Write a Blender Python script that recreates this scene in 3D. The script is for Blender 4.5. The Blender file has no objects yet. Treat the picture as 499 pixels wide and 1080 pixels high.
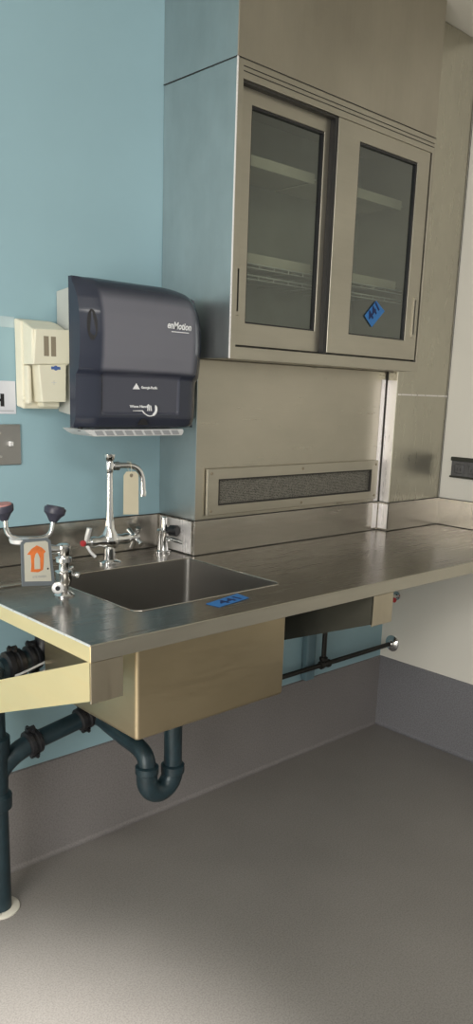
import bpy, bmesh, math, random
from mathutils import Vector, Matrix
random.seed(4)
C = bpy.context.scene.collection
PI = math.pi

# ------------------------------------------------------------------ materials
def newmat(name):
    m = bpy.data.materials.new(name); m.use_nodes = True
    nt = m.node_tree
    return m, nt, nt.nodes, nt.links, nt.nodes['Principled BSDF']

def coords(n, l, scale, kind='Object'):
    tc = n.new('ShaderNodeTexCoord'); mp = n.new('ShaderNodeMapping')
    mp.inputs['Scale'].default_value = scale
    l.new(tc.outputs[kind], mp.inputs['Vector'])
    return mp.outputs['Vector']

def noise(n, l, vec, scale, detail=4, rough=.55):
    t = n.new('ShaderNodeTexNoise'); t.inputs['Scale'].default_value = scale
    t.inputs['Detail'].default_value = detail; t.inputs['Roughness'].default_value = rough
    l.new(vec, t.inputs['Vector']); return t.outputs['Fac']

def ramp(n, l, fac, p0, c0, p1, c1):
    r = n.new('ShaderNodeValToRGB')
    r.color_ramp.elements[0].position = p0; r.color_ramp.elements[0].color = (*c0, 1)
    r.color_ramp.elements[1].position = p1; r.color_ramp.elements[1].color = (*c1, 1)
    l.new(fac, r.inputs['Fac']); return r.outputs['Color']

def maprange(n, l, fac, a, b, c, d):
    r = n.new('ShaderNodeMapRange')
    for i, v in zip(('From Min', 'From Max', 'To Min', 'To Max'), (a, b, c, d)): r.inputs[i].default_value = v
    l.new(fac, r.inputs['Value']); return r.outputs['Result']

def bump(n, l, h, strength, dist, bs):
    b = n.new('ShaderNodeBump'); b.inputs['Strength'].default_value = strength
    b.inputs['Distance'].default_value = dist
    l.new(h, b.inputs['Height']); l.new(b.outputs['Normal'], bs.inputs['Normal'])

def steel(name, c0, c1, rough=.35, grain=(1, 1, 60), metallic=.95, r_var=.12, bstr=.12):
    m, nt, n, l, bs = newmat(name)
    v = coords(n, l, grain); fine = noise(n, l, v, 6, 6, .7)
    v2 = coords(n, l, tuple(1 + .06 * g for g in grain)); big = noise(n, l, v2, 2.2, 5, .6)
    l.new(ramp(n, l, big, .3, c0, .7, c1), bs.inputs['Base Color'])
    l.new(maprange(n, l, fine, .3, .7, rough - r_var / 2, rough + r_var / 2), bs.inputs['Roughness'])
    bs.inputs['Metallic'].default_value = metallic
    bump(n, l, fine, bstr, .001, bs)
    return m

def plain(name, c, rough=.5, metallic=0, var=.06, nscale=14, bstr=.0, coat=0):
    m, nt, n, l, bs = newmat(name)
    f = noise(n, l, coords(n, l, (1, 1, 1)), nscale, 5)
    l.new(ramp(n, l, f, .3, tuple(x * (1 - var) for x in c), .7, tuple(min(1, x * (1 + var)) for x in c)), bs.inputs['Base Color'])
    bs.inputs['Roughness'].default_value = rough; bs.inputs['Metallic'].default_value = metallic
    if coat: bs.inputs['Coat Weight'].default_value = coat; bs.inputs['Coat Roughness'].default_value = .1
    if bstr: bump(n, l, f, bstr, .002, bs)
    return m

def speckled(name, c, dark, scale=260, amt=.62, rough=.55, cloud=.1):
    m, nt, n, l, bs = newmat(name)
    v = coords(n, l, (1, 1, 1))
    f = noise(n, l, v, scale, 2, .6); g = noise(n, l, v, 2.5, 4)
    sp = ramp(n, l, f, .36, dark, amt, c)
    mx = n.new('ShaderNodeMix'); mx.data_type = 'RGBA'; mx.blend_type = 'MULTIPLY'; mx.inputs['Factor'].default_value = 1
    l.new(sp, mx.inputs['A']); l.new(ramp(n, l, g, .3, (1 - cloud,) * 3, .7, (1, 1, 1)), mx.inputs['B'])
    l.new(mx.outputs['Result'], bs.inputs['Base Color'])
    bs.inputs['Roughness'].default_value = rough
    bump(n, l, f, .1, .001, bs)
    return m

M = {}
M['blue'] = plain('blue_paint', (.295, .455, .52), .45, var=.05, nscale=2, bstr=.03)
M['cream'] = plain('cream_paint', (.72, .70, .645), .5, var=.02, nscale=3)
M['ceil'] = plain('ceiling_paint', (.66, .64, .58), .7, var=.03, nscale=3)
M['floor'] = speckled('floor_vinyl', (.262, .246, .232), (.198, .186, .175), 230, .6, .5, .14)
M['cove'] = speckled('cove_vinyl', (.245, .23, .23), (.19, .178, .178), 200, .6, .45, .1)
M['cove_r'] = speckled('cove_vinyl_side', (.215, .215, .235), (.15, .15, .165), 200, .6, .45, .1)
M['panel'] = steel('steel_panel', (.40, .37, .31), (.49, .455, .385), .42, (14, 14, .8))
M['side'] = steel('steel_side', (.50, .53, .53), (.66, .69, .69), .34, (14, 14, .8))  # left faces: side light and blue wall reflection put into the colour
M['frame'] = steel('steel_frame', (.42, .395, .335), (.49, .46, .39), .40, (1, 1, 30))
M['chase'] = steel('steel_chase', (.41, .385, .325), (.49, .455, .385), .32, (.8, 14, 14), bstr=.025)
M['column'] = steel('steel_column', (.42, .40, .34), (.52, .50, .42), .3, (10, 10, .8), bstr=.02)
M['top'] = steel('steel_worktop', (.20, .185, .165), (.30, .28, .255), .24, (1, 26, 4), bstr=.035)
M['bowl'] = steel('steel_bowl', (.30, .285, .27), (.34, .325, .30), .34, (3, 3, 3), r_var=.02, bstr=.0)
M['basin'] = steel('steel_basin', (.47, .39, .255), (.55, .46, .31), .40, (.8, .8, 10), bstr=.05)  # basin steel tinted yellowish for the warm light from the left
M['warm_lit'] = steel('steel_warm_lit', (.90, .72, .40), (.96, .78, .46), .50, (.8, .8, 10), .75, bstr=.05)  # warm light on the left-facing steel painted into its colour
M['bracket_front'] = steel('steel_bracket_front', (.42, .37, .28), (.52, .46, .36), .4, (8, 8, .8))
M['shaded_steel'] = steel('steel_shaded', (.055, .055, .045), (.08, .08, .065), .5, (.8, .8, 10), .4)  # shade under the counter painted into the right bracket's steel
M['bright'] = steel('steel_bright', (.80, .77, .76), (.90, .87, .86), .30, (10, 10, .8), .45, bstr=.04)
M['splash'] = steel('steel_splash', (.43, .405, .36), (.53, .50, .45), .22, (.8, 20, 10), bstr=.05)
M['chrome'] = plain('chrome', (.78, .78, .78), .12, 1, .04)
M['seam'] = plain('seam_dark', (.03, .028, .025), .6)
M['black'] = plain('black_plastic', (.012, .012, .014), .35)
M['bulb_black'] = plain('spray_head_plastic', (.035, .035, .055), .4)
M['dusty_pink'] = plain('spray_head_cap', (.42, .20, .19), .6)
M['smoke_side'] = plain('housing_grey', (.50, .51, .48), .45, var=.03)
M['cream_plastic'] = plain('cream_plastic', (.74, .71, .58), .42, var=.03)
M['slot'] = plain('slot_brown', (.26, .22, .16), .6)
M['tray'] = plain('tray_grey', (.60, .61, .62), .4)
M['tray_slot'] = plain('tray_slot', (.30, .31, .33), .5)
M['print'] = plain('white_print', (.78, .79, .82), .5)
M['print_blue'] = plain('blue_print', (.06, .12, .35), .5)
M['iron'] = plain('painted_iron', (.016, .034, .044), .38, .15, .25, 30, .15)
M['clamp'] = plain('dark_clamp', (.025, .026, .03), .45, .5, .2, 40, .2)
M['dark_pipe'] = plain('dark_pipe', (.018, .017, .015), .45, .4, .2)
M['conduit'] = plain('blue_conduit', (.12, .20, .24), .5)
M['paper'] = plain('paper_tag', (.72, .66, .50), .8, var=.03)
M['sign_white'] = plain('sign_paper', (.66, .68, .74), .6, var=.02)
M['clear_tape'] = plain('clear_tape', (.46, .58, .62), .25, var=.05)
M['ink'] = plain('ink', (.01, .01, .012), .7)
M['tape'] = plain('blue_tape', (.03, .17, .47), .6, var=.08)
M['tape_ink'] = plain('tape_ink', (.005, .02, .10), .7)
M['sign_grey'] = plain('sign_border', (.13, .15, .17), .5)
M['sign_face'] = plain('sign_face', (.52, .51, .44), .5, var=.05)
M['orange'] = plain('orange_print', (.66, .17, .04), .6, var=.15, nscale=60)
M['red'] = plain('red_plastic', (.45, .02, .03), .4)
M['white_metal'] = plain('white_lever', (.75, .75, .76), .25, .3)
M['outlet'] = plain('outlet_grey', (.11, .11, .115), .5, .3, .25, 60, .2)
M['outlet_dark'] = plain('outlet_dark', (.03, .032, .025), .6)
M['switch_plate'] = steel('switch_plate', (.42, .41, .40), (.52, .51, .49), .4, (2, 2, 2))
M['dull_wire'] = plain('dull_wire', (.55, .56, .53), .42, .6)
M['shelf'] = plain('shelf_paint', (.44, .42, .34), .45)
M['inside'] = plain('cabinet_inside', (.30, .31, .27), .5, .3, .15, 5)
M['collar'] = plain('floor_collar', (.55, .53, .46), .5)

def mesh_grille():
    m, nt, n, l, bs = newmat('perforated_mesh')
    v = coords(n, l, (1, 1, 1))
    vo = n.new('ShaderNodeTexVoronoi'); vo.inputs['Scale'].default_value = 210; vo.inputs['Randomness'].default_value = .25
    l.new(v, vo.inputs['Vector'])
    l.new(ramp(n, l, vo.outputs['Distance'], .3, (.03, .03, .028), .5, (.24, .23, .20)), bs.inputs['Base Color'])
    bs.inputs['Metallic'].default_value = .5; bs.inputs['Roughness'].default_value = .5
    bump(n, l, vo.outputs['Distance'], .5, .002, bs)
    return m
M['mesh'] = mesh_grille()

def glassmat():
    m = bpy.data.materials.new('cabinet_glass'); m.use_nodes = True
    nt = m.node_tree; n = nt.nodes; l = nt.links; n.clear()
    out = n.new('ShaderNodeOutputMaterial'); mix = n.new('ShaderNodeMixShader')
    tr = n.new('ShaderNodeBsdfTransparent'); tr.inputs['Color'].default_value = (.72, .76, .70, 1)
    gl = n.new('ShaderNodeBsdfGlossy'); gl.inputs['Color'].default_value = (.8, .85, .84, 1)
    v = coords(n, l, (1, 1, 1)); f = noise(n, l, v, 5, 3)
    l.new(maprange(n, l, f, .3, .7, .13, .15), gl.inputs['Roughness'])
    lw = n.new('ShaderNodeLayerWeight'); lw.inputs['Blend'].default_value = .5
    fr = n.new('ShaderNodeMath'); fr.operation = 'POWER'; fr.inputs[1].default_value = 3; l.new(lw.outputs['Facing'], fr.inputs[0])
    ad = n.new('ShaderNodeMath'); ad.operation = 'ADD'; ad.inputs[1].default_value = .115
    l.new(fr.outputs[0], ad.inputs[0]); l.new(ad.outputs[0], mix.inputs['Fac'])
    l.new(tr.outputs[0], mix.inputs[1]); l.new(gl.outputs[0], mix.inputs[2]); l.new(mix.outputs[0], out.inputs['Surface'])
    return m
M['glass'] = glassmat()

def covermat():
    # smoked translucent cover: the paper roll behind it shows as a paler zone
    m, nt, n, l, bs = newmat('smoked_cover')
    tc = n.new('ShaderNodeTexCoord'); sp = n.new('ShaderNodeSeparateXYZ'); l.new(tc.outputs['Object'], sp.inputs[0])
    def sm(out, a, b):
        r = n.new('ShaderNodeMapRange'); r.interpolation_type = 'SMOOTHSTEP'
        r.inputs['From Min'].default_value = a; r.inputs['From Max'].default_value = b
        l.new(out, r.inputs['Value']); return r.outputs['Result']
    def mul(a, b):
        k = n.new('ShaderNodeMath'); k.operation = 'MULTIPLY'; l.new(a, k.inputs[0]); l.new(b, k.inputs[1]); return k.outputs[0]
    x, z = sp.outputs['X'], sp.outputs['Z']
    roll = mul(mul(sm(x, -1.540, -1.525), sm(x, -1.235, -1.262)), mul(sm(z, 1.405, 1.425), sm(z, 1.612, 1.575)))
    low = mul(mul(sm(x, -1.526, -1.522), sm(x, -1.278, -1.284)), mul(sm(z, 1.305, 1.309), sm(z, 1.410, 1.405)))
    a = n.new('ShaderNodeMix'); a.data_type = 'RGBA'; a.inputs['A'].default_value = (.026, .031, .050, 1); a.inputs['B'].default_value = (.15, .152, .185, 1)
    l.new(roll, a.inputs['Factor'])
    b = n.new('ShaderNodeMix'); b.data_type = 'RGBA'; b.inputs['B'].default_value = (.062, .066, .092, 1)
    l.new(low, b.inputs['Factor']); l.new(a.outputs['Result'], b.inputs['A'])
    l.new(b.outputs['Result'], bs.inputs['Base Color'])
    bs.inputs['Roughness'].default_value = .22
    return m
M['cover'] = covermat()

# ------------------------------------------------------------------ mesh helpers
def B(): return bmesh.new()

def box(bm, x0, x1, y0, y1, z0, z1, bev=0, seg=2):
    x0, x1 = sorted((x0, x1)); y0, y1 = sorted((y0, y1)); z0, z1 = sorted((z0, z1))
    v = [bm.verts.new((x, y, z)) for x in (x0, x1) for y in (y0, y1) for z in (z0, z1)]
    fs = [(0, 1, 3, 2), (4, 6, 7, 5), (0, 4, 5, 1), (2, 3, 7, 6), (0, 2, 6, 4), (1, 5, 7, 3)]
    F = [bm.faces.new([v[i] for i in f]) for f in fs]
    if bev:
        es = list({e for f in F for e in f.edges})
        bmesh.ops.bevel(bm, geom=es, offset=bev, segments=seg, affect='EDGES', profile=.5)
    return v

def tube(bm, pts, r, seg=16, caps=True):
    pts = [Vector(p) for p in pts]; n = len(pts)
    rs = r if isinstance(r, (list, tuple)) else [r] * n
    t0 = (pts[1] - pts[0]).normalized()
    up = Vector((0, 0, 1)) if abs(t0.z) < .9 else Vector((0, 1, 0))
    side = t0.cross(up).normalized(); rings = []; prev = t0
    for i in range(n):
        if i == 0: t = t0
        elif i == n - 1: t = (pts[i] - pts[i - 1]).normalized()
        else:
            t = (pts[i + 1] - pts[i]).normalized() + (pts[i] - pts[i - 1]).normalized()
            t.normalize()
        q = prev.rotation_difference(t); side = q @ side; prev = t
        side = (side - t * side.dot(t)).normalized(); b = t.cross(side)
        rings.append([bm.verts.new(pts[i] + (side * math.cos(a) + b * math.sin(a)) * rs[i]) for a in [2 * PI * k / seg for k in range(seg)]])
    for i in range(n - 1):
        for k in range(seg):
            bm.faces.new((rings[i][k], rings[i][(k + 1) % seg], rings[i + 1][(k + 1) % seg], rings[i + 1][k]))
    if caps:
        bm.faces.new(rings[0][::-1]); bm.faces.new(rings[-1])

def lathe(bm, origin, axis, prof, seg=24):
    """prof: list of (distance along axis, radius)"""
    o = Vector(origin); a = Vector(axis).normalized()
    tube(bm, [o + a * d for d, _ in prof], [max(r, .0004) for _, r in prof], seg)

def arc(p0, p1, p2, n=8):
    """quadratic bend from p0 to p2 round p1"""
    p0, p1, p2 = map(Vector, (p0, p1, p2))
    return [p0 * (1 - t) ** 2 + p1 * 2 * t * (1 - t) + p2 * t * t for t in [i / n for i in range(n + 1)]]

def prism(bm, poly, axis, a, b):
    """poly = 2-D outline; axis 'X' -> (y,z), 'Y' -> (x,z), 'Z' -> (x,y); extruded from a to b"""
    def P(p, k):
        return {'X': (k, p[0], p[1]), 'Y': (p[0], k, p[1]), 'Z': (p[0], p[1], k)}[axis]
    lo = [bm.verts.new(P(p, a)) for p in poly]; hi = [bm.verts.new(P(p, b)) for p in poly]
    bm.faces.new(lo); bm.faces.new(hi[::-1])
    for i in range(len(poly)):
        j = (i + 1) % len(poly); bm.faces.new((lo[i], lo[j], hi[j], hi[i]))

def frame_ring(bm, x0, x1, z0, z1, ix0, ix1, iz0, iz1, y0, y1, bev=0):
    """rectangular frame in the XZ plane"""
    vs = []
    for y in (y0, y1):
        o = [bm.verts.new(p) for p in ((x0, y, z0), (x1, y, z0), (x1, y, z1), (x0, y, z1))]
        i = [bm.verts.new(p) for p in ((ix0, y, iz0), (ix1, y, iz0), (ix1, y, iz1), (ix0, y, iz1))]
        vs.append((o, i))
    (o0, i0), (o1, i1) = vs; fs = []
    for k in range(4):
        j = (k + 1) % 4
        for f in ((o0[k], o0[j], i0[j], i0[k]), (o1[k], i1[k], i1[j], o1[j]), (o0[k], o1[k], o1[j], o0[j]), (i0[k], i0[j], i1[j], i1[k])):
            fs.append(bm.faces.new(f))
    if bev:
        es = [e for e in {e for f in fs for e in f.edges} if e.calc_face_angle(0) > .5] if False else []

def rrect(x0, x1, y0, y1, r, n=6):
    pts = []
    for cx, cy, a0 in ((x1 - r, y1 - r, 0), (x0 + r, y1 - r, 90), (x0 + r, y0 + r, 180), (x1 - r, y0 + r, 270)):
        for i in range(n + 1):
            a = math.radians(a0 + 90 * i / n); pts.append((cx + r * math.cos(a), cy + r * math.sin(a)))
    return pts

def obj(name, bm, mat, parent=None, smooth=False, bevel=0):
    bmesh.ops.recalc_face_normals(bm, faces=bm.faces)
    me = bpy.data.meshes.new(name); bm.to_mesh(me); bm.free()
    for m in (mat if isinstance(mat, (list, tuple)) else [mat]): me.materials.append(M[m])
    if smooth:
        for p in me.polygons: p.use_smooth = True
        me.set_sharp_from_angle(angle=math.radians(38))
    o = bpy.data.objects.new(name, me); C.objects.link(o)
    if parent:
        o.parent = parent; o.matrix_parent_inverse = Matrix.Translation(-parent.location) if parent.type == 'EMPTY' else Matrix()
    if bevel:
        b = o.modifiers.new('bevel', 'BEVEL'); b.width = bevel; b.segments = 2; b.limit_method = 'ANGLE'
    return o

def thing(name, label, cat, loc=(0, 0, 0), group=None):
    o = bpy.data.objects.new(name, None); C.objects.link(o); o.location = loc; o.empty_display_size = .05
    o['label'] = label; o['category'] = cat
    if group: o['group'] = group
    return o
def tag(o, label, cat, group=None):
    o['label'] = label; o['category'] = cat
    if group: o['group'] = group
    return o
def struct(name, bm, mat, parent=None, **k):
    o = obj(name, bm, mat, parent, **k)
    if not parent: o['kind'] = 'structure'
    return o

def text(name, s, mat, parent, origin, right, up, size, width=None, bold=0, shear=0):
    cu = bpy.data.curves.new('txt', 'FONT'); cu.body = s; cu.size = size; cu.offset = bold; cu.shear = shear
    cu.extrude = .0003; cu.resolution_u = 3
    t = bpy.data.objects.new('txt', cu); C.objects.link(t)
    dg = bpy.context.evaluated_depsgraph_get(); dg.update()
    me = bpy.data.meshes.new_from_object(t.evaluated_get(dg)); bpy.data.objects.remove(t)
    xs = [v.co.x for v in me.vertices]; k = width / (max(xs) - min(xs)) if width else 1
    x0 = min(xs)
    R_, U_ = Vector(right).normalized(), Vector(up).normalized(); N = R_.cross(U_)
    for v in me.vertices:
        c = v.co.copy(); v.co = Vector(origin) + R_ * (c.x - x0) * k + U_ * c.y + N * c.z
    me.materials.clear(); me.materials.append(M[mat])
    o = bpy.data.objects.new(name, me); C.objects.link(o)
    if parent:
        o.parent = parent; o.matrix_parent_inverse = Matrix.Translation(-parent.location) if parent.type == 'EMPTY' else Matrix()
    return o

# ------------------------------------------------------------------ measures
XL, D, ZT, TL = -1.876, .7135, .900, .030
XC, DC = -1.1786, .170            # steel wall box: left face, front face
XI, D2 = -.3157, .2166            # projecting column at its right end
DK, XR, ZB, ZC, ZCE = .298, -.3225, 1.460, 2.180, 2.567
ZS = 1.003
HB = .305

# ------------------------------------------------------------------ room shell
bm = B(); box(bm, -4.2, 0, -4.2, 0, -.05, 0); struct('floor', bm, 'floor')
bm = B(); box(bm, -4.2, 0, -4.2, 0, ZCE, ZCE + .05); struct('ceiling', bm, 'ceil')
bm = B(); box(bm, -4.2, .1, 0, .1, -.05, ZCE + .05); struct('wall_back', bm, 'blue')
bm = B(); box(bm, 0, .1, -4.2, 0, -.05, ZCE + .05); struct('wall_right', bm, 'cream')
def cove(n=8, r=.014, t=.005):
    pts = [(0, HB), (-t, HB - .003)]
    pts += [(-t - r * (1 - math.cos(a)), r * (1 - math.sin(a)) + .0006) for a in [PI / 2 * k / n for k in range(n + 1)]]
    return pts + [(0, .0006)]
bm = B(); prism(bm, cove(), 'X', -4.2, -.0); struct('baseboard_back', bm, 'cove', smooth=True)
bm = B(); prism(bm, cove(), 'Y', -4.2, -.0); struct('baseboard_right', bm, 'cove_r', smooth=True)

# ------------------------------------------------------------------ steel wall box behind the counter
t = thing('steel_box_out', 'tall stainless steel box-out on the wall above the right part of the counter', 'wall panel', (-.7, 0, ZT + .001))
bm = B(); box(bm, XC + .0006, XI, -DC, -.001, ZT + .001, ZB - .001, .002); obj('front_panel', bm, 'chase', t)
bm = B(); box(bm, XC, XC + .002, -DC + .0006, -.001, ZT + .001, ZB - .001); obj('side_panel', bm, 'side', t)
bm = B(); box(bm, XI, -.0005, -D2, -.001, ZT + .001, ZCE - .001, .003); obj('column', bm, 'column', t)
bm = B(); box(bm, XI - .0015, XI, -D2 + .002, -DC - .0005, ZS + .002, ZB - .03, 0); obj('column_side_reflection', bm, 'bright', t)  # bright strip painting the reflection on the column side
bm = B(); box(bm, XI - .030, XI - .007, -DC - .0015, -DC, ZS + .002, ZB - .028, .0006, 1); obj('corner_reflection', bm, 'bright', t)  # its mirror image beside the corner, painted as a pale strip
bm = B(); tube(bm, [(XI - .003, -DC - .004, ZS), (XI - .003, -DC - .003, ZB - .001)], .0022, 8); obj('corner_seam', bm, 'seam', t)
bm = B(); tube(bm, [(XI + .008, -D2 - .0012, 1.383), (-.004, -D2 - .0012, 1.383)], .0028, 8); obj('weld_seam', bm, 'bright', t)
bm = B(); tube(bm, [(-.003, -D2 - .003, ZT + .1), (-.003, -D2 - .003, ZCE - .002)], .001, 8); obj('caulk_line', bm, 'seam', t)

# vent grille
g = thing('vent_grille', 'long narrow stainless vent grille with dark perforated mesh low on the steel wall', 'vent', (-.75, -DC, 1.08))
bm = B(); frame_ring(bm, -1.143, -.345, 1.016, 1.153, -1.098, -.383, 1.046, 1.120, -DC - .002, -DC - .012)
obj('frame', bm, 'frame', g, bevel=.0025)
bm = B(); frame_ring(bm, -1.100, -.381, 1.044, 1.122, -1.096, -.385, 1.048, 1.118, -DC - .002, -DC - .0125); obj('inner_lip', bm, 'seam', g)
bm = B(); box(bm, -1.100, -.381, -DC - .0045, -DC - .002, 1.044, 1.122); obj('mesh_screen', bm, 'mesh', g)
for sx in (-1.128, -.74, -.359):
    for sz in (1.029, 1.139):
        bm = B(); lathe(bm, (sx, -DC - .0118, sz), (0, -1, 0), [(0, .0045), (.0015, .0045), (.0026, .002)], 12); obj('screw', bm, 'slot', g, True)

# ------------------------------------------------------------------ wall cabinet
c = thing('wall_cabinet', 'stainless wall cabinet with two sliding glass doors above the counter', 'cabinet', (-.75, 0, ZB))
T = .012
bm = B()
box(bm, XC, XC + T, -DK, -.001, ZB, ZC - .0015, .002)
obj('side_panel', bm, 'side', c)
bm = B(); box(bm, XR - T, XR, -DK, -.001, ZB, ZC - .0015, .002); obj('side_panel', bm, 'frame', c)
bm = B(); box(bm, XC + T, XR - T, -DK, -.001, ZB, ZB + T); obj('bottom_panel', bm, 'frame', c)
bm = B(); box(bm, XC + T, XR - T, -DK, -.001, ZC - T - .0015, ZC - .0015); obj('top_panel', bm, 'frame', c)
bm = B(); box(bm, XC + T, XR - T, -.012, -.002, ZB + T, ZC - T); obj('back_panel', bm, 'inside', c)
bm = B()
frame_ring(bm, XC + .0005, XR, ZB - .001, ZC - .003, XC + .021, XR - .013, ZB + .031, ZC - .046, -DK + .012, -DK - .0015)
obj('face_frame', bm, 'frame', c, bevel=.0012)
bm = B()
for k, dz in enumerate((.018, .029)):
    box(bm, XC + .020, XR - .008, -DK - .0012, -DK - .0028, ZC - dz - .0009, ZC - dz + .0009)
obj('track_grooves', bm, 'seam', c)
bm = B(); box(bm, XC + .021, XR - .013, -DK + .006, -DK + .060, ZC - .052, ZC - .046); obj('door_track', bm, 'seam', c)
bm = B(); box(bm, XC + .021, XR - .013, -DK + .002, -DK + .060, ZB + .0305, ZB + .0335); obj('door_track', bm, 'seam', c)  # lower track strip, dark to paint the shaded gap under the doors
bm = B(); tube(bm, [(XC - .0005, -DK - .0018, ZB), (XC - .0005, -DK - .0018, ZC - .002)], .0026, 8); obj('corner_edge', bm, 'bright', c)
def door(x0, x1, gx0, gx1, y, hx, handle_z):
    bm = B(); frame_ring(bm, x0, x1, 1.4965, 2.134, gx0, gx1, 1.556, 2.092, y, y + .018)
    d = obj('door', bm, 'frame', c, bevel=.0015)
    bm = B(); frame_ring(bm, gx0 - .001, gx1 + .001, 1.555, 2.093, gx0 + .004, gx1 - .005, 1.560, 2.086, y + .003, y + .016); obj('gasket', bm, 'black', d)
    bm = B(); bm.faces.new([bm.verts.new(p) for p in ((gx0 + .001, y + .010, 1.558), (gx1 - .001, y + .010, 1.558), (gx1 - .001, y + .010, 2.090), (gx0 + .001, y + .010, 2.090))]); obj('glass', bm, 'glass', d)
    bm = B(); frame_ring(bm, hx - .008, hx + .008, handle_z - .064, handle_z + .064, hx - .0035, hx + .0035, handle_z - .054, handle_z + .054, y - .0045, y + .0005); h = obj('handle', bm, 'frame', d, bevel=.001)
    bm = B(); box(bm, hx - .0038, hx + .0038, y - .0012, y - .0002, handle_z - .0545, handle_z + .0545); obj('recess', bm, 'seam', h)
    return d
door(-1.143, -.742, -1.103, -.821, -.275, -1.137, 1.638)
dr = door(-.786, -.341, -.690, -.404, -.296, -.365, 1.632)
bm = B(); box(bm, -.800, -.7864, -.2935, -.2755, 1.494, 2.133); obj('door_gap_shade', bm, 'black', dr)  # black strip painting the shade between the two doors
bm = B(); box(bm, XR - .0185, XR - .0131, -.292, -.280, 1.4915, 2.136); obj('frame_gap_shade', bm, 'black', c)  # black strip in place of the shade between door and frame
# shelves inside
for x0, x1 in ((-1.150, -.770), (-.755, -.345)):
    for z in (1.735, 1.985):
        bm = B(); box(bm, x0, x1, -.205, -.02, z, z + .003); s = obj('shelf', bm, 'shelf', c)
        bm = B(); box(bm, x0, x1 - .012, -.208, -.205, z - .012, z + .016); obj('shelf_lip', bm, 'shelf', s)
    for z in (1.690, 1.720):
        bm = B()
        tube(bm, [(x0 + .002, -.225, z), (x1 - .002, -.225, z)], .0022, 8)
        tube(bm, [(x0 + .002, -.225, z - .010), (x1 - .002, -.225, z - .010)], .0016, 8)
        for q in range(int((x1 - x0) / .06)):
            xx = x0 + .02 + q * .06
            tube(bm, [(xx, -.225, z - .010), (xx, -.225, z)], .0013, 6); tube(bm, [(xx, -.225, z), (xx, -.03, z)], .0012, 6)
        obj('wire_rack', bm, 'dull_wire', c)

# steel enclosure from cabinet to ceiling
e = thing('soffit_panel', 'stainless steel enclosure filling the space between cabinet and ceiling', 'panel', (-.75, 0, ZC))
bm = B(); box(bm, XC + .001, XR, -DK, -.001, ZC, ZCE - .001, .0015); obj('front_panel', bm, 'panel', e)
bm = B(); box(bm, XC, XC + .002, -DK + .0015, -.001, ZC, ZCE - .001); obj('side_panel', bm, 'side', e)
bm = B(); tube(bm, [(XC - .001, -.001, ZC - .0008), (XC - .001, -DK - .0012, ZC - .0008), (XR, -DK - .0012, ZC - .0008)], .0011, 8); obj('seam', bm, 'seam', e)

# ------------------------------------------------------------------ counter with sink
k = thing('sink_counter', 'long stainless steel counter with backsplash and built-in sink along the blue wall', 'counter', (XL, 0, ZT - TL))
SX0, SX1, SY0, SY1 = -1.668, -1.214, -.566, -.185   # opening
bm = B()
outer = [(XL, -D), (0 - .001, -D), (0 - .001, -.001), (XL, -.001)]
hole = rrect(SX0, SX1, SY0, SY1, .022)
def loop(pts, z):
    v = [bm.verts.new((x, y, z)) for x, y in pts]
    return v, [bm.edges.new((v[i], v[(i + 1) % len(v)])) for i in range(len(v))]
vo, eo = loop(outer, ZT); vh, eh = loop(hole, ZT)
bmesh.ops.triangle_fill(bm, use_beauty=True, edges=eo + eh)
ret = bmesh.ops.extrude_face_region(bm, geom=list(bm.faces))
for v in [x for x in ret['geom'] if isinstance(x, bmesh.types.BMVert)]: v.co.z -= TL
obj('worktop', bm, 'top', k)
bm = B(); box(bm, XL - .001, -.002, -D - .002, -D, ZT - TL, ZT + .003, .0008, 1); obj('front_edge', bm, 'frame', k)
bm = B(); box(bm, XL - .002, XL, -D - .002, -.001, ZT - TL, ZT + .003, .0008, 1); obj('left_edge', bm, 'warm_lit', k)
bm = B(); tube(bm, [(XL - .001, -.002, ZT + .003), (XL - .001, -D - .001, ZT + .003)], .0024, 8); obj('rolled_rim', bm, 'bright', k)
bm = B(); tube(bm, [(XL - .001, -D - .001, ZT + .0028), (-.01, -D - .001, ZT + .0028)], .0022, 8); obj('rolled_rim', bm, 'frame', k)
bm = B(); hp = rrect(-1.668, -1.214, -.566, -.185, .022); tube(bm, [(x, y, ZT + .0002) for x, y in hp + hp[:1]], .0016, 6); obj('opening_rim', bm, 'splash', k)
bm = B()   # marine edge: low raised border
for (a, b) in (((XL, -.012), (XL + .040, -D)),):
    box(bm, a[0], b[0], b[1], a[1], ZT - .001, ZT + .003, .0014)
box(bm, XL + .02, -1.72, -D, -D + .026, ZT - .001, ZT + .0026, .0012)
obj('raised_border', bm, 'top', k)
bm = B()   # ridge of the tap ledge
box(bm, XL + .03, SX0 - .020, -.212, -.196, ZT - .001, ZT + .005, .002)
obj('ledge_ridge', bm, 'splash', k)
# bowl (inner shell)
bm = B()
zb = .617
rings = [[bm.verts.new((x, y, z)) for x, y in rrect(SX0 + d, SX1 - d, SY0 + d, SY1 - d, r)]
         for z, d, r in ((ZT - .0005, 0, .022), (ZT - .012, .0005, .022), (zb + .03, .003, .024), (zb + .009, .010, .03), (zb, .03, .04))]
for a, b in zip(rings, rings[1:]):
    for i in range(len(a)):
        j = (i + 1) % len(a); bm.faces.new((a[i], a[j], b[j], b[i]))
bm.faces.new(rings[-1])
sb = obj('bowl', bm, 'bowl', k, True)
bm = B(); lathe(bm, (-1.440, -.375, zb), (0, 0, 1), [(0, .045), (.002, .045), (.003, .040), (.0015, .03), (.0005, .0)], 28); obj('drain', bm, 'chrome', sb, True)
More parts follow.
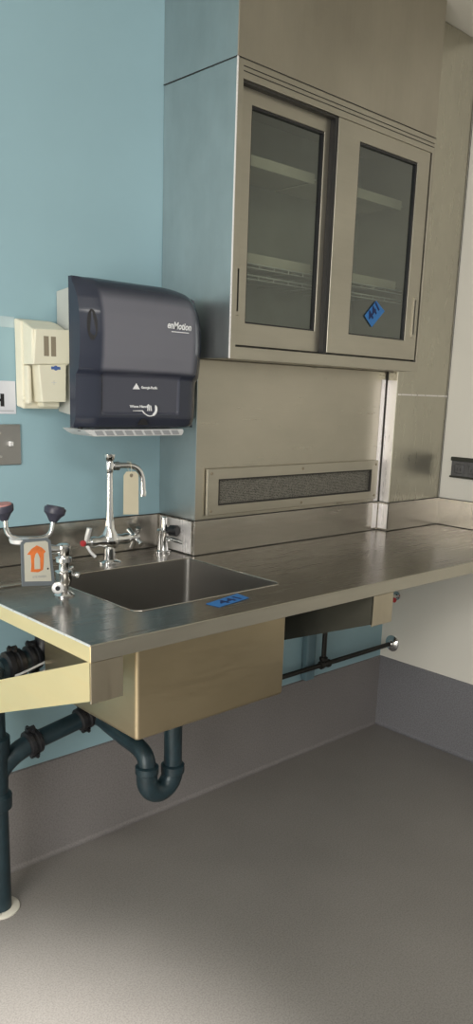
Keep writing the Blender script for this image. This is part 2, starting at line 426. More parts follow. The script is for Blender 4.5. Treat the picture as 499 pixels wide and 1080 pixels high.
# basin outside: an open shell that tucks under the worktop
bm = B()
ax0, ax1, ay0, ay1, z0, z1 = -1.679, -1.2105, -.5855, -.178, .605, ZT - TL - .0005
box(bm, ax0, ax1, ay0, ay1, z0, z1)
bm.faces.ensure_lookup_table()
es = [e2 for e2 in bm.edges if not all(abs(v.co.z - z1) < 1e-5 for v in e2.verts)]
bmesh.ops.bevel(bm, geom=es, offset=.010, segments=4, affect='EDGES', profile=.5)
bmesh.ops.delete(bm, geom=[f for f in bm.faces if f.calc_center_median().z > z1 - 1e-4], context='FACES')
obj('basin_shell', bm, 'basin', k, True)
# backsplash
bm = B(); th = .004
def strip(x0, x1, y0, y1):
    box(bm, x0, x1, y0, y1, ZT, ZS, .0008, 1)
strip(XL, XC - .0005, -th, -.0005); strip(XC - th, XC - .0003, -DC - .001, -.001)
strip(XC - th, XI - th, -DC - th, -DC - .0003); strip(XI - th, XI - .0005, -D2 - th, -DC - .001)
strip(XI - th, -.001, -D2 - th, -D2 - .0004); strip(-th, -.0005, -D, -D2 - .001)
obj('backsplash', bm, 'splash', k)
bm = B()
tube(bm, [(XL, -.003, ZS), (XC - .003, -.003, ZS), (XC - .003, -DC - .003, ZS), (XI - .003, -DC - .003, ZS), (XI - .003, -D2 - .003, ZS), (-.003, -D2 - .003, ZS), (-.003, -D, ZS)], .0019, 8)
obj('caulk_line', bm, 'seam', k)
bm = B()
y_ = .0055
tube(bm, [(XL, -y_, ZT + .001), (XC - y_, -y_, ZT + .001), (XC - y_, -DC - y_, ZT + .001), (XI - y_, -DC - y_, ZT + .001), (XI - y_, -D2 - y_, ZT + .001), (-y_, -D2 - y_, ZT + .001), (-y_, -D, ZT + .001)], .0012, 8)
obj('base_seam', bm, 'seam', k)
bm = B(); box(bm, XI - .0048, XI - .0040, -D2 - .001, -DC - .007, ZT + .008, ZS - .006); obj('reflection_patch', bm, 'bright', k)  # pale patches painting the corner reflections on the splash
bm = B(); box(bm, XI - .036, XI - .010, -DC - .0048, -DC - .004, ZT + .008, ZS - .006); obj('reflection_patch', bm, 'bright', k)
bm = B(); box(bm, XC - .0048, XC - .0040, -.160, -.010, ZT + .004, ZS - .004); obj('reflection_patch', bm, 'bright', k)  # pale patch painting the bright reflection on the left-facing splash

# brackets
def bracket(label, x, w, mat, group='knee brackets under the counter'):
    t = thing('support_bracket', label, 'bracket', (x, 0, .51), group)
    s = .397
    ztop = ZT - TL - .0008
    yA = -.705
    bm = B()
    prism(bm, [(-D + .001, .7925), (-D + .001, ztop), (yA, ztop), (-.001, .862 - s * .685 + .002 - .0), (-.001, .7925 - .393 * .712)], 'X', x, x + .004)
    obj('side_plate', bm, mat, t)
    bm = B(); box(bm, x, x + w, -D + .0005, -D + .005, .786, ztop, .001, 1); obj('front_flange', bm, 'bracket_front', t)
    bm = B(); prism(bm, [(-D + .005, .7925), (-.001, .7925 - .393 * .712), (-.001, .7925 - .393 * .712 + .004), (-D + .005, .7965)], 'X', x + .004, x + .030); obj('bottom_flange', bm, mat, t)
    bm = B(); box(bm, x + .004, x + .040, -.006, -.001, .512, ztop, .001, 1); obj('wall_flange', bm, mat, t)
    return t
bracket('warm-lit steel knee bracket under the open left end of the counter', XL, .074, 'warm_lit')
bracket('shaded grey steel knee bracket under the counter right of the sink basin', -1.020, .085, 'shaded_steel')

# ------------------------------------------------------------------ tap
f = thing('faucet', 'tall chrome gooseneck laboratory faucet behind the sink with two side handles', 'faucet', (-1.433, -.112, ZT))
fx, fy = -1.433, -.112
bm = B(); lathe(bm, (fx, fy, ZT + .0005), (0, 0, 1), [(0, .033), (.004, .033), (.007, .028), (.010, .017), (.040, .0155), (.048, .023), (.062, .027), (.078, .023), (.095, .014), (.105, .013), (.118, .0125), (.12, .008)]); obj('body', bm, 'chrome', f, True)
bm = B(); lathe(bm, (fx - .062, fy, ZT + .063), (1, 0, 0), [(0, .014), (.012, .016), (.025, .013), (.042, .018), (.06, .025), (.080, .018), (.1, .013), (.112, .016), (.124, .014)]); obj('cross_arm', bm, 'chrome', f, True)
bm = B(); lathe(bm, (fx, fy, ZT + .112), (0, 0, 1), [(0, .0105), (.12, .0095), (.135, .0095), (.137, .0095)]); lathe(bm, (fx, fy, 1.148), (0, 0, 1), [(0, .0095), (.004, .0115), (.028, .0115), (.032, .010), (.036, .014), (.046, .016), (.050, .0165), (.051, .014), (.046, .008)]); obj('riser', bm, 'chrome', f, True)
bm = B()
pts = [(fx, fy, 1.166), (fx + .03, fy - .004, 1.167)] + arc((fx + .055, fy - .006, 1.167), (fx + .100, fy - .012, 1.165), (fx + .102, fy - .012, 1.115)) + [(fx + .102, fy - .012, 1.092)]
tube(bm, pts, .0082, 16); sp = obj('spout', bm, 'chrome', f, True)
bm = B(); lathe(bm, (fx + .102, fy - .012, 1.096), (0, 0, -1), [(0, .0095), (.004, .0105), (.016, .0095), (.017, .006)], 16); obj('nozzle', bm, 'chrome', sp, True)
bm = B(); lathe(bm, (fx + .012, fy - .001, 1.166), (1, -.1, 0), [(0, .012), (.016, .0125), (.018, .0085)], 16); obj('spout_collar', bm, 'chrome', sp, True)
# left lever handle
bm = B(); lathe(bm, (fx - .062, fy, ZT + .063), (-1, 0, 0), [(0, .009), (.012, .011), (.02, .008)], 14); h = obj('handle', bm, 'chrome', f, True)
bm = B(); tube(bm, [(fx - .076, fy - .002, ZT + .066), (fx - .074, fy - .006, ZT + .083), (fx - .070, fy - .01, ZT + .104)], [.006, .007, .0075], 12); tube(bm, [(fx - .076, fy + .0, ZT + .06), (fx - .068, fy - .012, ZT + .038), (fx - .058, fy - .02, ZT + .026)], [.005, .0045, .005], 12); obj('lever', bm, 'white_metal', h, True)
bm = B(); lathe(bm, (fx - .080, fy, ZT + .063), (-1, -.3, 0), [(0, .0085), (.008, .0085), (.0085, .006)], 14); obj('red_index_button', bm, 'red', h, True)
# right four-arm handle
bm = B(); lathe(bm, (fx + .062, fy, ZT + .063), (1, 0, 0), [(0, .009), (.022, .010), (.03, .013), (.036, .008)], 14)
for a in range(4):
    an = a * PI / 2 + .5; dv = Vector((0, math.cos(an), math.sin(an))); o_ = Vector((fx + .085, fy, ZT + .063))
    tube(bm, [o_, o_ + dv * .02, o_ + dv * .034], [.006, .0065, .008], 10)
obj('handle', bm, 'chrome', f, True)
# paper tag on the spout
pt = thing('paper_tag', 'blank cream paper tag hanging from the faucet spout', 'tag', (-1.37, -.125, 1.03))
bm = B()
prism(bm, [(-1.398, 1.034), (-1.347, 1.030), (-1.348, 1.140), (-1.356, 1.150), (-1.388, 1.151), (-1.397, 1.141)], 'Y', -.1275, -.1265); obj('card', bm, 'paper', pt)
bm = B(); lathe(bm, (-1.372, -.1272, 1.140), (0, -1, 0), [(0, .0055), (.0012, .005), (.0013, .002)], 14); obj('eyelet', bm, 'slot', pt, True)
bm = B(); tube(bm, [(-1.372, -.1278, 1.142), (-1.373, -.130, 1.158), (-1.374, -.1265, 1.1765), (-1.373, -.110, 1.1765), (-1.372, -.1082, 1.158), (-1.372, -.126, 1.142)], .0007, 6); obj('string', bm, 'paper', pt)

# gas turret
tx, ty = -1.219, -.078
u = thing('gas_turret', 'small chrome deck fitting with a black knob in the corner behind the sink', 'valve', (tx, ty, ZT))
bm = B(); lathe(bm, (tx, ty, ZT + .0005), (0, 0, 1), [(0, .021), (.004, .021), (.006, .014), (.03, .011), (.05, .012), (.062, .015), (.066, .011), (.09, .009), (.104, .0085), (.106, .006)]); obj('body', bm, 'chrome', u, True)
bm = B(); lathe(bm, (tx - .018, ty - .004, ZT + .006), (0, 0, 1), [(-.005, .014), (.0, .014), (.004, .008), (.05, .008), (.062, .011), (.068, .006)]); obj('side_post', bm, 'chrome', u, True)
bm = B(); lathe(bm, (tx + .006, ty - .010, ZT + .068), (.35, -1, 0), [(0, .009), (.008, .009), (.010, .016), (.032, .0165), (.035, .014)]); obj('knob', bm, 'black', u, True)
bm = B(); tube(bm, [(tx, ty, ZT + .040), (tx + .012, ty - .022, ZT + .041), (tx + .022, ty - .045, ZT + .037), (tx + .026, ty - .056, ZT + .033)], [.008, .007, .006, .004], 12); obj('serrated_outlet', bm, 'chrome', u, True)

# ------------------------------------------------------------------ eyewash
ex, ey = -1.718, -.352
w = thing('eyewash_station', 'chrome deck-mounted eyewash with two dark spray heads and an orange printed sign', 'eyewash', (ex, ey, ZT))
bm = B()
lathe(bm, (ex, ey, ZT + .0005), (0, 0, 1), [(0, 0.024), (0.003, 0.024), (0.006, 0.02), (0.012, 0.0106), (0.022, 0.0106), (0.025, 0.0163), (0.032, 0.0163), (0.036, 0.0194), (0.05, 0.0194), (0.053, 0.0206), (0.058, 0.0206), (0.06, 0.0125), (0.07, 0.0119), (0.078, 0.0131), (0.08, 0.0187), (0.089, 0.0187), (0.092, 0.0125), (0.098, 0.015), (0.118, 0.015), (0.121, 0.0112)], 20)
obj('valve_body', bm, 'chrome', w, True)
bm = B(); tube(bm, [(ex, ey, ZT + .110), (ex - .02, ey + .002, ZT + .110), (ex - .034, ey + .006, ZT + .112)], [.010, .010, .012], 16); obj('elbow', bm, 'chrome', w, True)
bm = B(); tube(bm, [(ex - .030, ey + .006, ZT + .112), (ex - .06, ey + .018, ZT + .125), (ex - .085, ey + .022, ZT + .138)], .0065, 14)
hy = ey + .022
hl = (-1.845, hy, 1.046)
tube(bm, [(-1.800, hy, 1.038), (-1.818, hy, 1.040)] + arc((-1.826, hy, 1.043), (-1.846, hy, 1.048), (-1.847, hy, 1.075)) + [(-1.847, hy, 1.088)], .0055, 12)
tube(bm, [(-1.800, hy, 1.038), (-1.775, hy, 1.036)] + arc((-1.760, hy, 1.036), (-1.736, hy, 1.038), (-1.733, hy, 1.058)) + [(-1.731, hy, 1.075)], .0055, 12)
obj('yoke', bm, 'chrome', w, True)
bm = B(); lathe(bm, (-1.822, hy - .012, 1.030), (0, 0, 1), [(0, .012), (.004, .020), (.012, .022), (.014, .018), (.010, .004)], 18); obj('drip_cup', bm, 'white_metal', w, True)
for hx, hz, ax_, cap in ((-1.849, 1.084, (-.15, 0, 1), 'dusty_pink'), (-1.731, 1.070, (.22, 0, 1), 'bulb_black')):
    bm = B(); lathe(bm, (hx, hy, hz), ax_, [(0, .008), (.006, .012), (.014, .017), (.020, .0235), (.030, .025), (.034, .0235)], 20); s = obj('spray_head', bm, 'bulb_black', w, True)
    a = Vector(ax_).normalized(); p = Vector((hx, hy, hz)) + a * .034
    bm = B(); lathe(bm, p, a, [(0, .021), (.003, .020), (.0035, .012)], 20); obj('dust_cap', bm, cap, s, True)
bm = B(); tube(bm, [(ex + .010, ey - .004, ZT + .046), (ex + .028, ey - .004, ZT + .046)], .004, 10); lathe(bm, (ex + .026, ey - .004, ZT + .048), (.6, -.2, -.3), [(0, .004), (.004, .007), (.010, .007), (.011, .004)], 12); obj('side_stop', bm, 'chrome', w, True)
bm = B(); tube(bm, [(ex + .008, ey, ZT + .058), (ex + .024, ey - .002, ZT + .064)], .004, 10); obj('pin', bm, 'chrome', w, True)
bm = B()
kc = Vector((ex - .030, ey - .024, ZT + .028))
tube(bm, [(ex, ey, ZT + .030), (ex - .02, ey - .012, ZT + .029), tuple(kc)], .004, 10)
lathe(bm, kc, (-.5, -.85, 0), [(-.002, .010), (.002, .0135), (.006, .0135), (.008, .010), (.0082, .0095)], 18); pk = obj('pull_knob', bm, 'white_metal', w, True)
bm = B(); lathe(bm, kc + Vector((-.5, -.85, 0)).normalized() * .0078, (-.5, -.85, 0), [(0, .0055), (.0012, .0055)], 16); obj('bore', bm, 'clamp', pk)
# sign plate
sy = ey - .012
sg = [(-1.829, .940), (-1.748, .931), (-1.757, 1.036), (-1.766, 1.042), (-1.822, 1.044), (-1.829, 1.037)]
bm = B(); prism(bm, sg, 'Y', sy, sy + .003); pl = obj('sign_plate', bm, 'sign_grey', w)
cx = sum(p[0] for p in sg) / len(sg)
bm = B(); prism(bm, [(-1.8225, .950), (-1.757, .942), (-1.764, 1.032), (-1.770, 1.036), (-1.818, 1.037), (-1.8225, 1.033)], 'Y', sy - .0006, sy); obj('sign_face', bm, 'sign_face', pl)
bm = B()   # orange house-like emblem, open in the middle
o1 = [(-1.816, 1.010), (-1.804, 1.022), (-1.792, 1.028), (-1.780, 1.022), (-1.770, 1.012), (-1.775, 1.008), (-1.776, .985), (-1.778, .971), (-1.790, .967), (-1.808, .970), (-1.806, .985), (-1.807, 1.008)]
prism(bm, o1, 'Y', sy - .0012, sy - .0006); obj('emblem', bm, 'orange', pl)
bm = B(); prism(bm, [(-1.799, .975), (-1.785, .974), (-1.785, .998), (-1.789, 1.008), (-1.792, 1.012), (-1.796, 1.008), (-1.799, .998)], 'Y', sy - .0017, sy - .0012); obj('emblem_centre', bm, 'sign_face', pl)
text('lettering', 'EYE WASH', 'tray_slot', pl, (-1.803, sy - .0008, .955), (1, 0, -.06), (0, 0, 1), .007, .032)
bm = B(); lathe(bm, (-1.7655, sy - .0006, .972), (0, -1, 0), [(0, .0022), (.0006, .0022)], 10); obj('print_dot', bm, 'ink', pl)

# ------------------------------------------------------------------ towel dispenser
d = thing('paper_towel_dispenser', 'large smoked-grey paper towel dispenser mounted on the blue wall above the sink', 'dispenser', (-1.39, 0, 1.275))
bm = B()   # grey housing: straight near wall, flaring to the cover
def housing_ring(y, x0, x1, z0, z1):
    return [bm.verts.new(p) for p in ((x0, y, z0), (x1, y, z0), (x1, y, z1), (x0, y, z1))]
hr = [housing_ring(-.0015, -1.522, -1.235, 1.305, 1.612), housing_ring(-.095, -1.529, -1.222, 1.296, 1.619), housing_ring(-.150, -1.562, -1.210, 1.283, 1.622), housing_ring(-.164, -1.574, -1.209, 1.281, 1.614)]
for a, b in zip(hr, hr[1:]):
    for i in range(4):
        j = (i + 1) % 4; bm.faces.new((a[i], a[j], b[j], b[i]))
bm.faces.new(hr[0]); bm.faces.new(hr[-1])
obj('housing', bm, 'smoke_side', d, bevel=.004)
def lerp(tab, z):
    for (a, va), (b, vb) in zip(tab, tab[1:]):
        if z <= b: return va + (vb - va) * (z - a) / (b - a)
    return tab[-1][1]
PROF = [(1.272, .196), (1.278, .207), (1.300, .216), (1.402, .219), (1.414, .232), (1.45, .238), (1.50, .241), (1.55, .238), (1.585, .229), (1.61, .214), (1.624, .199), (1.630, .188)]
NX, NZ = 60, 70
X0, X1, Z0, Z1 = -1.583, -1.203, 1.272, 1.630
bm = B(); grid = []
for i in range(NX + 1):
    x = X0 + (X1 - X0) * i / NX; col = []
    for j in range(NZ + 1):
        z = Z0 + (Z1 - Z0) * j / NZ; y = lerp(PROF, z)
        dl = (x - X0) / .052; dr = (X1 - x) / .045
        if dl < 1: y -= .026 * (1 - dl) ** 1.3
        if dr < 1: y -= .030 * (1 - dr) ** 1.8
        if -1.523 < x < -1.282 and 1.308 < z < 1.406: y -= .005
        zz = z - (.022 * ((x - X0 - .25) / .13) ** 2 * (j / NZ) if x > X0 + .25 else 0)
        col.append(bm.verts.new((x, -max(y, .180), zz)))
    grid.append(col)
for i in range(NX):
    for j in range(NZ): bm.faces.new((grid[i][j], grid[i + 1][j], grid[i + 1][j + 1], grid[i][j + 1]))
rim = [grid[i][0] for i in range(NX + 1)] + [grid[NX][j] for j in range(1, NZ + 1)] + [grid[i][NZ] for i in range(NX - 1, -1, -1)] + [grid[0][j] for j in range(NZ - 1, 0, -1)]
bk = [bm.verts.new((v.co.x, -.1645, v.co.z)) for v in rim]
for i in range(len(rim)):
    j = (i + 1) % len(rim); bm.faces.new((rim[i], bk[i], bk[j], rim[j]))
bm.faces.new(bk)
cv = obj('cover', bm, 'cover', d, True)
bm = B()   # roll end seen through the side of the cover
n_ = 28
ov = [(-1.558 + .011 * math.cos(2 * PI * i / n_), 1.518 + .036 * math.sin(2 * PI * i / n_)) for i in range(n_)]
vs = []
for (x, z) in ov:
    dl = (x - X0) / .052; y = lerp(PROF, z) - (.026 * (1 - dl) ** 1.3 if dl < 1 else 0)
    vs.append(bm.verts.new((x, -y - .0008, z)))
bm.faces.new(vs); obj('roll_core', bm, 'ink', cv)
bm = B(); n_ = 16
prism(bm, [(-1.398 + .013 * math.cos(PI * i / n_), 1.281 + .016 * math.sin(PI * i / n_)) for i in range(n_ + 1)], 'Y', -.2185, -.2075); obj('sensor_window', bm, 'ink', cv)
text('brand_text', 'enMotion', 'print', cv, (-1.342, -.2425, 1.5265), (1, 0, -.02), (0, 0, 1), .024, .078, .0006, .2)
bm = B(); box(bm, -1.329, -1.272, -.2427, -.2420, 1.5175, 1.5195); obj('underline', bm, 'print', cv)
bm = B(); prism(bm, [(-1.430, 1.371), (-1.408, 1.371), (-1.419, 1.386)], 'Y', -.2155, -.2145); obj('triangle_logo', bm, 'print', cv)
text('maker_text', 'Georgia-Pacific', 'print', cv, (-1.404, -.2155, 1.373), (1, 0, 0), (0, 0, 1), .009, .052, .0003)
text('instruction_text', 'Wave Hand', 'print', cv, (-1.440, -.2155, 1.325), (1, 0, 0), (0, 0, 1), .009, .056, .0003)
bm = B()   # swoosh and hand mark
tube(bm, [(-1.430, -.2155, 1.317)] + arc((-1.400, -.2155, 1.317), (-1.385, -.2155, 1.300), (-1.368, -.2155, 1.305), 6) + arc((-1.364, -.2155, 1.307), (-1.350, -.2155, 1.316), (-1.358, -.2155, 1.332), 6), [.0008] + [.0018] * 7 + [.0035] * 6 + [.001], 8)
for q in range(3): tube(bm, [(-1.383 + q * .006, -.2155, 1.317), (-1.381 + q * .004, -.2155, 1.334 - q * .002)], .0014, 6)
obj('hand_mark', bm, 'print', cv)
bm = B(); box(bm, -1.570, -1.562, -.19, -.175, 1.264, 1.275, .002); obj('latch', bm, 'black', d)
bm = B(); prism(bm, [(-1.575, 1.2695), (-1.262, 1.2695), (-1.260, 1.262), (-1.266, 1.2525), (-1.545, 1.2525), (-1.560, 1.259)], 'Y', -.214, -.110); tr = obj('paper_tray', bm, 'tray', d, bevel=.002)
bm = B()
for q in range(9):
    x = -1.545 + q * .030
    prism(bm, [(x, 1.2668), (x + .022, 1.2668), (x + .030, 1.2555), (x + .008, 1.2555)], 'Y', -.2150, -.2138)
obj('slots', bm, 'tray_slot', tr)

# ------------------------------------------------------------------ cream air freshener unit
a = thing('air_freshener_dispenser', 'small cream plastic dispenser box on the blue wall left of the towel dispenser', 'dispenser', (-1.585, 0, 1.30))
bm = B(); prism(bm, [(-1.6365, 1.422), (-1.534, 1.428), (-1.530, 1.512), (-1.629, 1.508)], 'Y', -.085, -.03)
hd = obj('upper_housing', bm, 'cream_plastic', a, bevel=.003)
bm = B()
def q4(y, xa, xb, za, zb): return [bm.verts.new(p) for p in ((xa, y, za), (xb, y, za), (xb, y, zb), (xa, y, zb))]
r1 = q4(-.0015, -1.643, -1.540, 1.318, 1.535); r2 = q4(-.032, -1.640, -1.536, 1.312, 1.528); r3 = q4(-.075, -1.636, -1.534, 1.424, 1.512)
r4 = q4(-.076, -1.634, -1.5340, 1.424, 1.512)
for p, q in ((r1, r2),):
    for i in range(4): bm.faces.new((p[i], p[(i + 1) % 4], q[(i + 1) % 4], q[i]))
bm.faces.new(r1); bm.faces.new(r2)
for v in list(r3 + r4): bm.verts.remove(v)
prism(bm, [(-.030, 1.424), (-.030, 1.528), (-.08, 1.508), (-.08, 1.424)], 'X', -1.6362, -1.5345)
obj('back_housing', bm, 'cream_plastic', a, bevel=.004)
bm = B(); prism(bm, [(-1.612, 1.330), (-1.543, 1.332), (-1.541, 1.427), (-1.620, 1.423)], 'Y', -.080, -.03); obj('cartridge_cover', bm, 'cream_plastic', a, bevel=.003)
bm = B(); box(bm, -1.636, -1.624, -.052, -.03, 1.325, 1.420, .004); box(bm, -1.60, -1.55, -.060, -.03, 1.318, 1.333, .004); obj('side_rib', bm, 'cream_plastic', a)
bm = B()
for x in (-1.600, -1.580):
    for q in range(6): box(bm, x - .006, x + .006, -.0858, -.0845, 1.447 + q * .0075, 1.4515 + q * .0075)
    box(bm, x - .007, x + .007, -.0853, -.0845, 1.444, 1.492)
obj('vent_slots', bm, 'slot', a)
bm = B(); lathe(bm, (-1.572, -.0798, 1.416), (0, -1, 0), [(0, .006), (.0012, .006)], 14); box(bm, -1.585, -1.559, -.0812, -.0798, 1.4125, 1.4195, .0005, 1); obj('blue_badge', bm, 'print_blue', a)
bm = B(); box(bm, -1.585, -1.571, -.0812, -.0798, 1.3795, 1.3805); box(bm, -1.5785, -1.5775, -.0812, -.0798, 1.375, 1.385); obj('moulded_mark', bm, 'tray', a)
bm = B(); lathe(bm, (-1.6345, -.030, 1.338), (0, -1, 0), [(0, .008), (.005, .008), (.008, .005)], 14); obj('button', bm, 'cream_plastic', a, True)

# wall sign, clear tape, switch plate
s = thing('wall_sign', 'white paper sign with bold black lettering cut off by the left edge', 'sign', (-1.75, 0, 1.297))
bm = B(); box(bm, -1.86, -1.644, -.002, -.0005, 1.298, 1.380); obj('sheet', bm, 'sign_white', s)
text('lettering', 'WASH', 'ink', s, (-1.848, -.0022, 1.318), (1, 0, 0), (0, 0, 1), .042, .172, .0015)
bm = B(); box(bm, -1.83, -1.650, -.0027, -.002, 1.3055, 1.3062); obj('fine_line', bm, 'outlet', s)
bm = B(); box(bm, -1.80, -1.641, -.0012, 0, 1.511, 1.537)
tag(obj('tape_strip', bm, 'clear_tape'), 'pale strip of clear tape stuck on the blue wall above the white sign', 'tape')
s = thing('switch_plate', 'brushed steel light switch plate with white toggle under the paper sign', 'switch', (-1.69, 0, 1.17))
bm = B(); box(bm, -1.750, -1.635, -.006, -.0005, 1.168, 1.272, .002); obj('plate', bm, 'switch_plate', s)
bm = B(); box(bm, -1.672, -1.660, -.018, -.006, 1.216, 1.230, .003); obj('toggle', bm, 'white_metal', s)
for z in (1.19, 1.25):
    bm = B(); lathe(bm, (-1.692, -.0058, z), (0, -1, 0), [(0, .003), (.001, .003)], 10); obj('screw', bm, 'chrome', s)

# tape on the cabinet door with handwriting
s = thing('door_tape_label', 'blue tape with handwritten 441 stuck on the right glass door', 'tape', (-.562, -.291, 1.586))
bm = B(); y = -.2905
prism(bm, [(-.611, 1.617), (-.572, 1.586), (-.513, 1.639), (-.558, 1.666)], 'Y', y, y + .0018); obj('tape_piece', bm, 'tape', s)
text('handwriting', '441', 'tape_ink', s, (-.583, y - .0006, 1.602), (.051, 0, .049), (-.5, 0, .5), .040, .058, .0012)
# tape on the counter
s = thing('counter_tape_label', 'blue tape with dark scribbled marks on the counter rim in front of the sink', 'tape', (-1.44, -.61, ZT))
bm = B(); prism(bm, [(-1.500, -.603), (-1.494, -.643), (-1.382, -.622), (-1.378, -.576)], 'Z', ZT + .0004, ZT + .0012); obj('tape_piece', bm, 'tape', s)
text('handwriting', '441', 'tape_ink', s, (-1.470, -.630, ZT + .0014), (1, .18, 0), (-.18, 1, 0), .035, .070, .001)

# ------------------------------------------------------------------ pipework
def coupling(name, parent, p, axis, r, ln=.05):
    a_ = Vector(axis).normalized(); p = Vector(p)
    bm = B(); lathe(bm, p - a_ * ln / 2, a_, [(0, r + .002), (.004, r + .008), (ln * .35, r + .009), (ln * .4, r + .005), (ln * .6, r + .005), (ln * .65, r + .009), (ln - .004, r + .008), (ln, r + .002)], 20)
    cl = obj(name, bm, 'clamp', parent, True)
    sd = a_.cross(Vector((0, 0, 1))); sd = sd.normalized() if sd.length > .1 else Vector((1, 0, 0)); up = sd.cross(a_)
    for s_ in (1, -1):
        bm = B(); q = p + up * s_ * (r + .012)
        tube(bm, [q - a_ * .012, q + a_ * .012], .008, 8); tube(bm, [q - sd * .018, q + sd * .018], .005, 8)
        obj('bolt_lug', bm, 'clamp', cl, True)
    return cl
px, py = -1.806, -.142; R1 = .031
st = thing('waste_stack_pipe', 'dark blue-green upright waste pipe standing on the floor under the counter left end', 'pipe', (px, py, 0))
bm = B(); tube(bm, [(px, py, .002), (px, py, .335)], R1, 24); lathe(bm, (px, py, .345), (0, 0, 1), [(-.05, R1 + .002), (-.045, R1 + .010), (-.01, R1 + .011), (0, R1 + .002), (.04, R1 + .003), (.09, R1 + .003), (.12, R1 + .010), (.15, R1 + .010), (.155, R1), (.33, R1)], 24); obj('upright', bm, 'iron', st, True)
bm = B(); tube(bm, arc((px, py, .36), (px + .01, py, .42), (px + .095, py + .002, .446), 8), [.026] * 7 + [.027, .027], 20); obj('wye_branch', bm, 'iron', st, True)
bm = B(); lathe(bm, (px, py, .0005), (0, 0, 1), [(0, .052), (.004, .052), (.006, .048), (.006, .033)], 28); obj('floor_collar', bm, 'collar', st, True)
# branch and trap
P1 = Vector((px + .105, py + .002, .449)); P2 = Vector((-1.535, -.135, .474)); R2 = .0225
tp = thing('drain_trap_pipe', 'dark blue-green drain pipe with U-shaped trap hanging below the sink', 'pipe', (-1.44, -.375, .30))
bm = B(); tube(bm, [P1, P2], R2 + .002, 22); obj('horizontal_run', bm, 'iron', tp, True)
coupling('coupling', tp, P1 + Vector((.005, 0, .001)), P2 - P1, .026, .04)
coupling('coupling', tp, P2, P2 - P1, .024, .045)
ty_ = -.375
bm = B()
path = [P2 + Vector((.015, 0, .002))] + arc(P2 + Vector((.02, 0, .0)), P2 + Vector((.045, -.005, 0)), (-1.492, -.20, .462), 8) + [(-1.492, -.27, .452)] + arc((-1.492, -.31, .448), (-1.492, ty_ + .002, .446), (-1.494, ty_, .405), 8)
tube(bm, path, R2 + .001, 20); obj('trap_arm', bm, 'iron', tp, True)
bm = B()
U = [Vector((-1.451 + .043 * math.cos(a_), ty_, .372 - .043 * math.sin(a_) * 1.15)) for a_ in [PI - PI * i / 16 for i in range(17)]]
tube(bm, [Vector((-1.494, ty_, .402))] + U + [Vector((-1.408, ty_, .38))], .0285, 22)
lathe(bm, (-1.494, ty_, .385), (0, 0, 1), [(0, .027), (.004, .031), (.022, .031), (.026, .024)], 22)
lathe(bm, (-1.408, ty_, .362), (0, 0, 1), [(0, .027), (.004, .032), (.024, .032), (.028, .024)], 22)
obj('u_bend', bm, 'iron', tp, True)
bm = B(); tube(bm, [(-1.408, ty_, .375), (-1.408, ty_, .604)], .0245, 22); obj('tailpiece', bm, 'iron', tp, True)
# upper branch
up_ = thing('upper_waste_pipe', 'dark clamped horizontal waste pipe seen behind the left bracket', 'pipe', (-1.72, -.12, .66))
bm = B(); tube(bm, [(-1.772, -.125, .664), (-1.725, -.125, .672), (-1.695, -.125, .676)], .029, 22); obj('run', bm, 'iron', up_, True)
bm = B(); tube(bm, [(-1.71, -.125, .675)] + arc((-1.68, -.125, .678), (-1.645, -.125, .682), (-1.645, -.125, .73), 8) + [(-1.645, -.125, .868)], .026, 20); obj('elbow', bm, 'clamp', up_, True)
coupling('coupling', up_, (-1.735, -.125, .672), (1, 0, .08), .029, .05)
coupling('coupling', up_, (-1.682, -.125, .679), (1, 0, .1), .026, .035)
bm = B(); tube(bm, [(-1.752, -.165, .655), (-1.73, -.175, .664), (-1.66, -.17, .679), (-1.62, -.165, .684)], .003, 8); tube(bm, [(-1.752, -.165, .655), (-1.735, -.168, .643), (-1.70, -.165, .645), (-1.64, -.165, .66)], .003, 8); obj('wire_tie', bm, 'tray', up_, True)

# black pipe with flange on the right wall
gp = thing('gas_pipe', 'thin black pipe running low behind the sink to a chrome flange on the cream wall', 'pipe', (-.4, -.058, .372))
bm = B(); tube(bm, [(-1.35, -.058, .372), (-.006, -.058, .372)], .0095, 14); obj('run', bm, 'dark_pipe', gp, True)
bm = B(); tube(bm, [(-.428, -.052, .372), (-.428, -.052, .868)], .0095, 14); obj('riser', bm, 'dark_pipe', gp, True)
bm = B(); lathe(bm, (-.453, -.058, .372), (1, 0, 0), [(0, .011), (.002, .016), (.012, .016), (.016, .013), (.036, .013), (.040, .016), (.050, .016), (.052, .011)], 16); lathe(bm, (-.428, -.052, .384), (0, 0, 1), [(0, .012), (.002, .016), (.014, .016), (.016, .011)], 16); obj('tee', bm, 'dark_pipe', gp, True)
bm = B(); lathe(bm, (-.001, -.058, .372), (-1, 0, 0), [(0, .034), (.003, .034), (.009, .027), (.013, .016), (.02, .013), (.022, .010)], 24); obj('wall_flange', bm, 'chrome', gp, True)
bm = B(); box(bm, -.498, -.450, -.032, -.002, HB + .004, .869, .006); tag(obj('conduit', bm, 'conduit'), 'blue-painted conduit running up the wall behind the black pipe riser', 'conduit')
v = thing('shutoff_valve', 'small chrome valve with red mark on the cream wall just under the counter', 'valve', (-.001, -.058, .578))
bm = B(); lathe(bm, (-.001, -.062, .578), (-1, 0, 0), [(0, .018), (.003, .018), (.006, .009), (.04, .009), (.042, .013), (.055, .013), (.057, .006)], 18); obj('body', bm, 'chrome', v, True)
bm = B(); lathe(bm, (-.048, -.062, .574), (-.3, -1, 0), [(0, .008), (.022, .008), (.024, .010), (.032, .010), (.033, .006)], 14); obj('red_cap', bm, 'red', v, True)

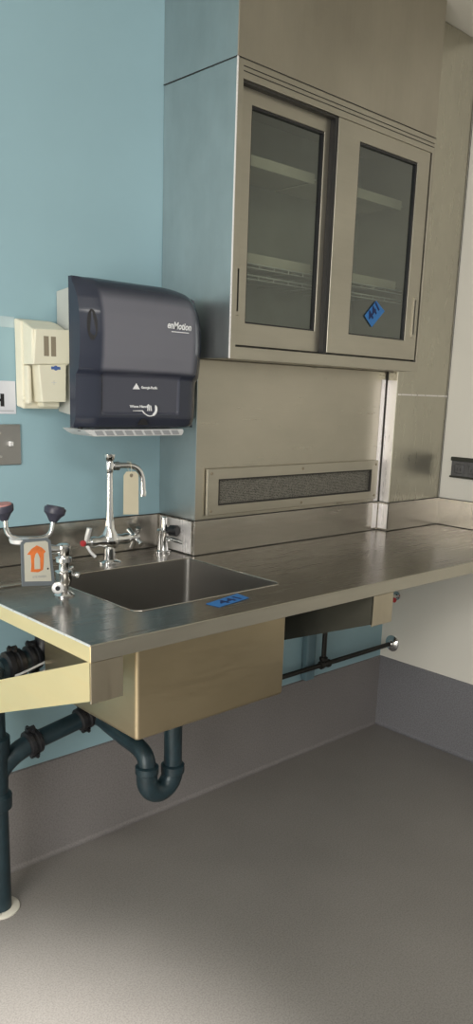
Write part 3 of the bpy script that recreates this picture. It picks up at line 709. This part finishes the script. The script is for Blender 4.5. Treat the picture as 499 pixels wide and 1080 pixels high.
# outlet on right wall
o = thing('wall_outlet', 'dark grey horizontal outlet plate on the cream wall above the counter', 'outlet', (-.001, -.335, 1.125))
bm = B(); box(bm, -.007, -.0006, -.395, -.265, 1.092, 1.150, .002); obj('plate', bm, 'outlet', o)
bm = B()
box(bm, -.010, -.0006, -.397, -.261, 1.148, 1.163, .003); box(bm, -.010, -.0006, -.397, -.261, 1.086, 1.093, .002)
obj('trim', bm, 'outlet_dark', o)
for yy in (-.300, -.360):
    bm = B(); box(bm, -.010, -.007, yy - .019, yy + .019, 1.104, 1.138, .003); s_ = obj('socket', bm, 'outlet', o)
    bm = B(); box(bm, -.0106, -.0099, yy - .008, yy - .006, 1.113, 1.124); box(bm, -.0106, -.0099, yy + .006, yy + .008, 1.113, 1.124); obj('slots', bm, 'ink', s_)

# ------------------------------------------------------------------ camera
cam = bpy.data.cameras.new('camera'); co = bpy.data.objects.new('camera', cam); C.objects.link(co)
r_ = Vector((.72996549, -.68257852, .03517032)); u_ = Vector((.12945106, .18859748, .97348519)); f_ = Vector((.67111311, .70605776, -.22603016))
m = Matrix((r_, u_, -f_)).transposed().to_4x4(); m.translation = Vector((-2.64586, -1.93614, 1.37695)); co.matrix_world = m
cam.sensor_fit = 'VERTICAL'; cam.sensor_height = 36; cam.lens = 840.52785 / 1080 * 36
cam.shift_x = -9.451 / 1080; cam.shift_y = 67.304 / 1080; cam.clip_start = .02
bpy.context.scene.camera = co

# ------------------------------------------------------------------ light
wd = bpy.data.worlds.new('world'); bpy.context.scene.world = wd; wd.use_nodes = True
wn = wd.node_tree.nodes; wl = wd.node_tree.links; bg = wn['Background']
bg.inputs['Color'].default_value = (.88, .87, .80, 1); bg.inputs['Strength'].default_value = .45
def area(name, loc, target, sx, sy, power, color):
    L = bpy.data.lights.new(name, 'AREA'); L.shape = 'RECTANGLE'; L.size = sx; L.size_y = sy; L.energy = power; L.color = color
    o = bpy.data.objects.new(name, L); C.objects.link(o); o.location = loc
    o.rotation_euler = (Vector(target) - Vector(loc)).to_track_quat('-Z', 'Y').to_euler(); return o
area('window_light', (-4.1, -1.9, 1.5), (-1.2, -.3, 1.2), 1.2, 1.6, 54, (1, .98, .94))
area('ceiling_light', (-2.4, -2.6, 2.5), (-2.2, -2.0, 0), 1.2, .6, 24, (1, .97, .9))
area('low_warm_fill', (-4.0, -1.1, .55), (-1.7, -.4, .6), 1.0, .6, 14, (1, .90, .68))  # unseen warm fill added to brighten the low left-facing steel
S = bpy.data.lights.new('floor_pool_spot', 'SPOT'); S.energy = 1050; S.color = (1, .96, .90); S.spot_size = math.radians(39); S.spot_blend = .3; S.shadow_soft_size = .15  # added spot, cone shaped to lay the pool of light on the floor
so = bpy.data.objects.new('floor_pool_spot', S); C.objects.link(so); so.location = (-3.6, -1.9, 2.2)
so.rotation_euler = (Vector((-2.66, -1.12, 0)) - Vector(so.location)).to_track_quat('-Z', 'Y').to_euler()
vs = bpy.context.scene.view_settings; vs.view_transform = 'Standard'; vs.look = 'None'; vs.exposure = 0
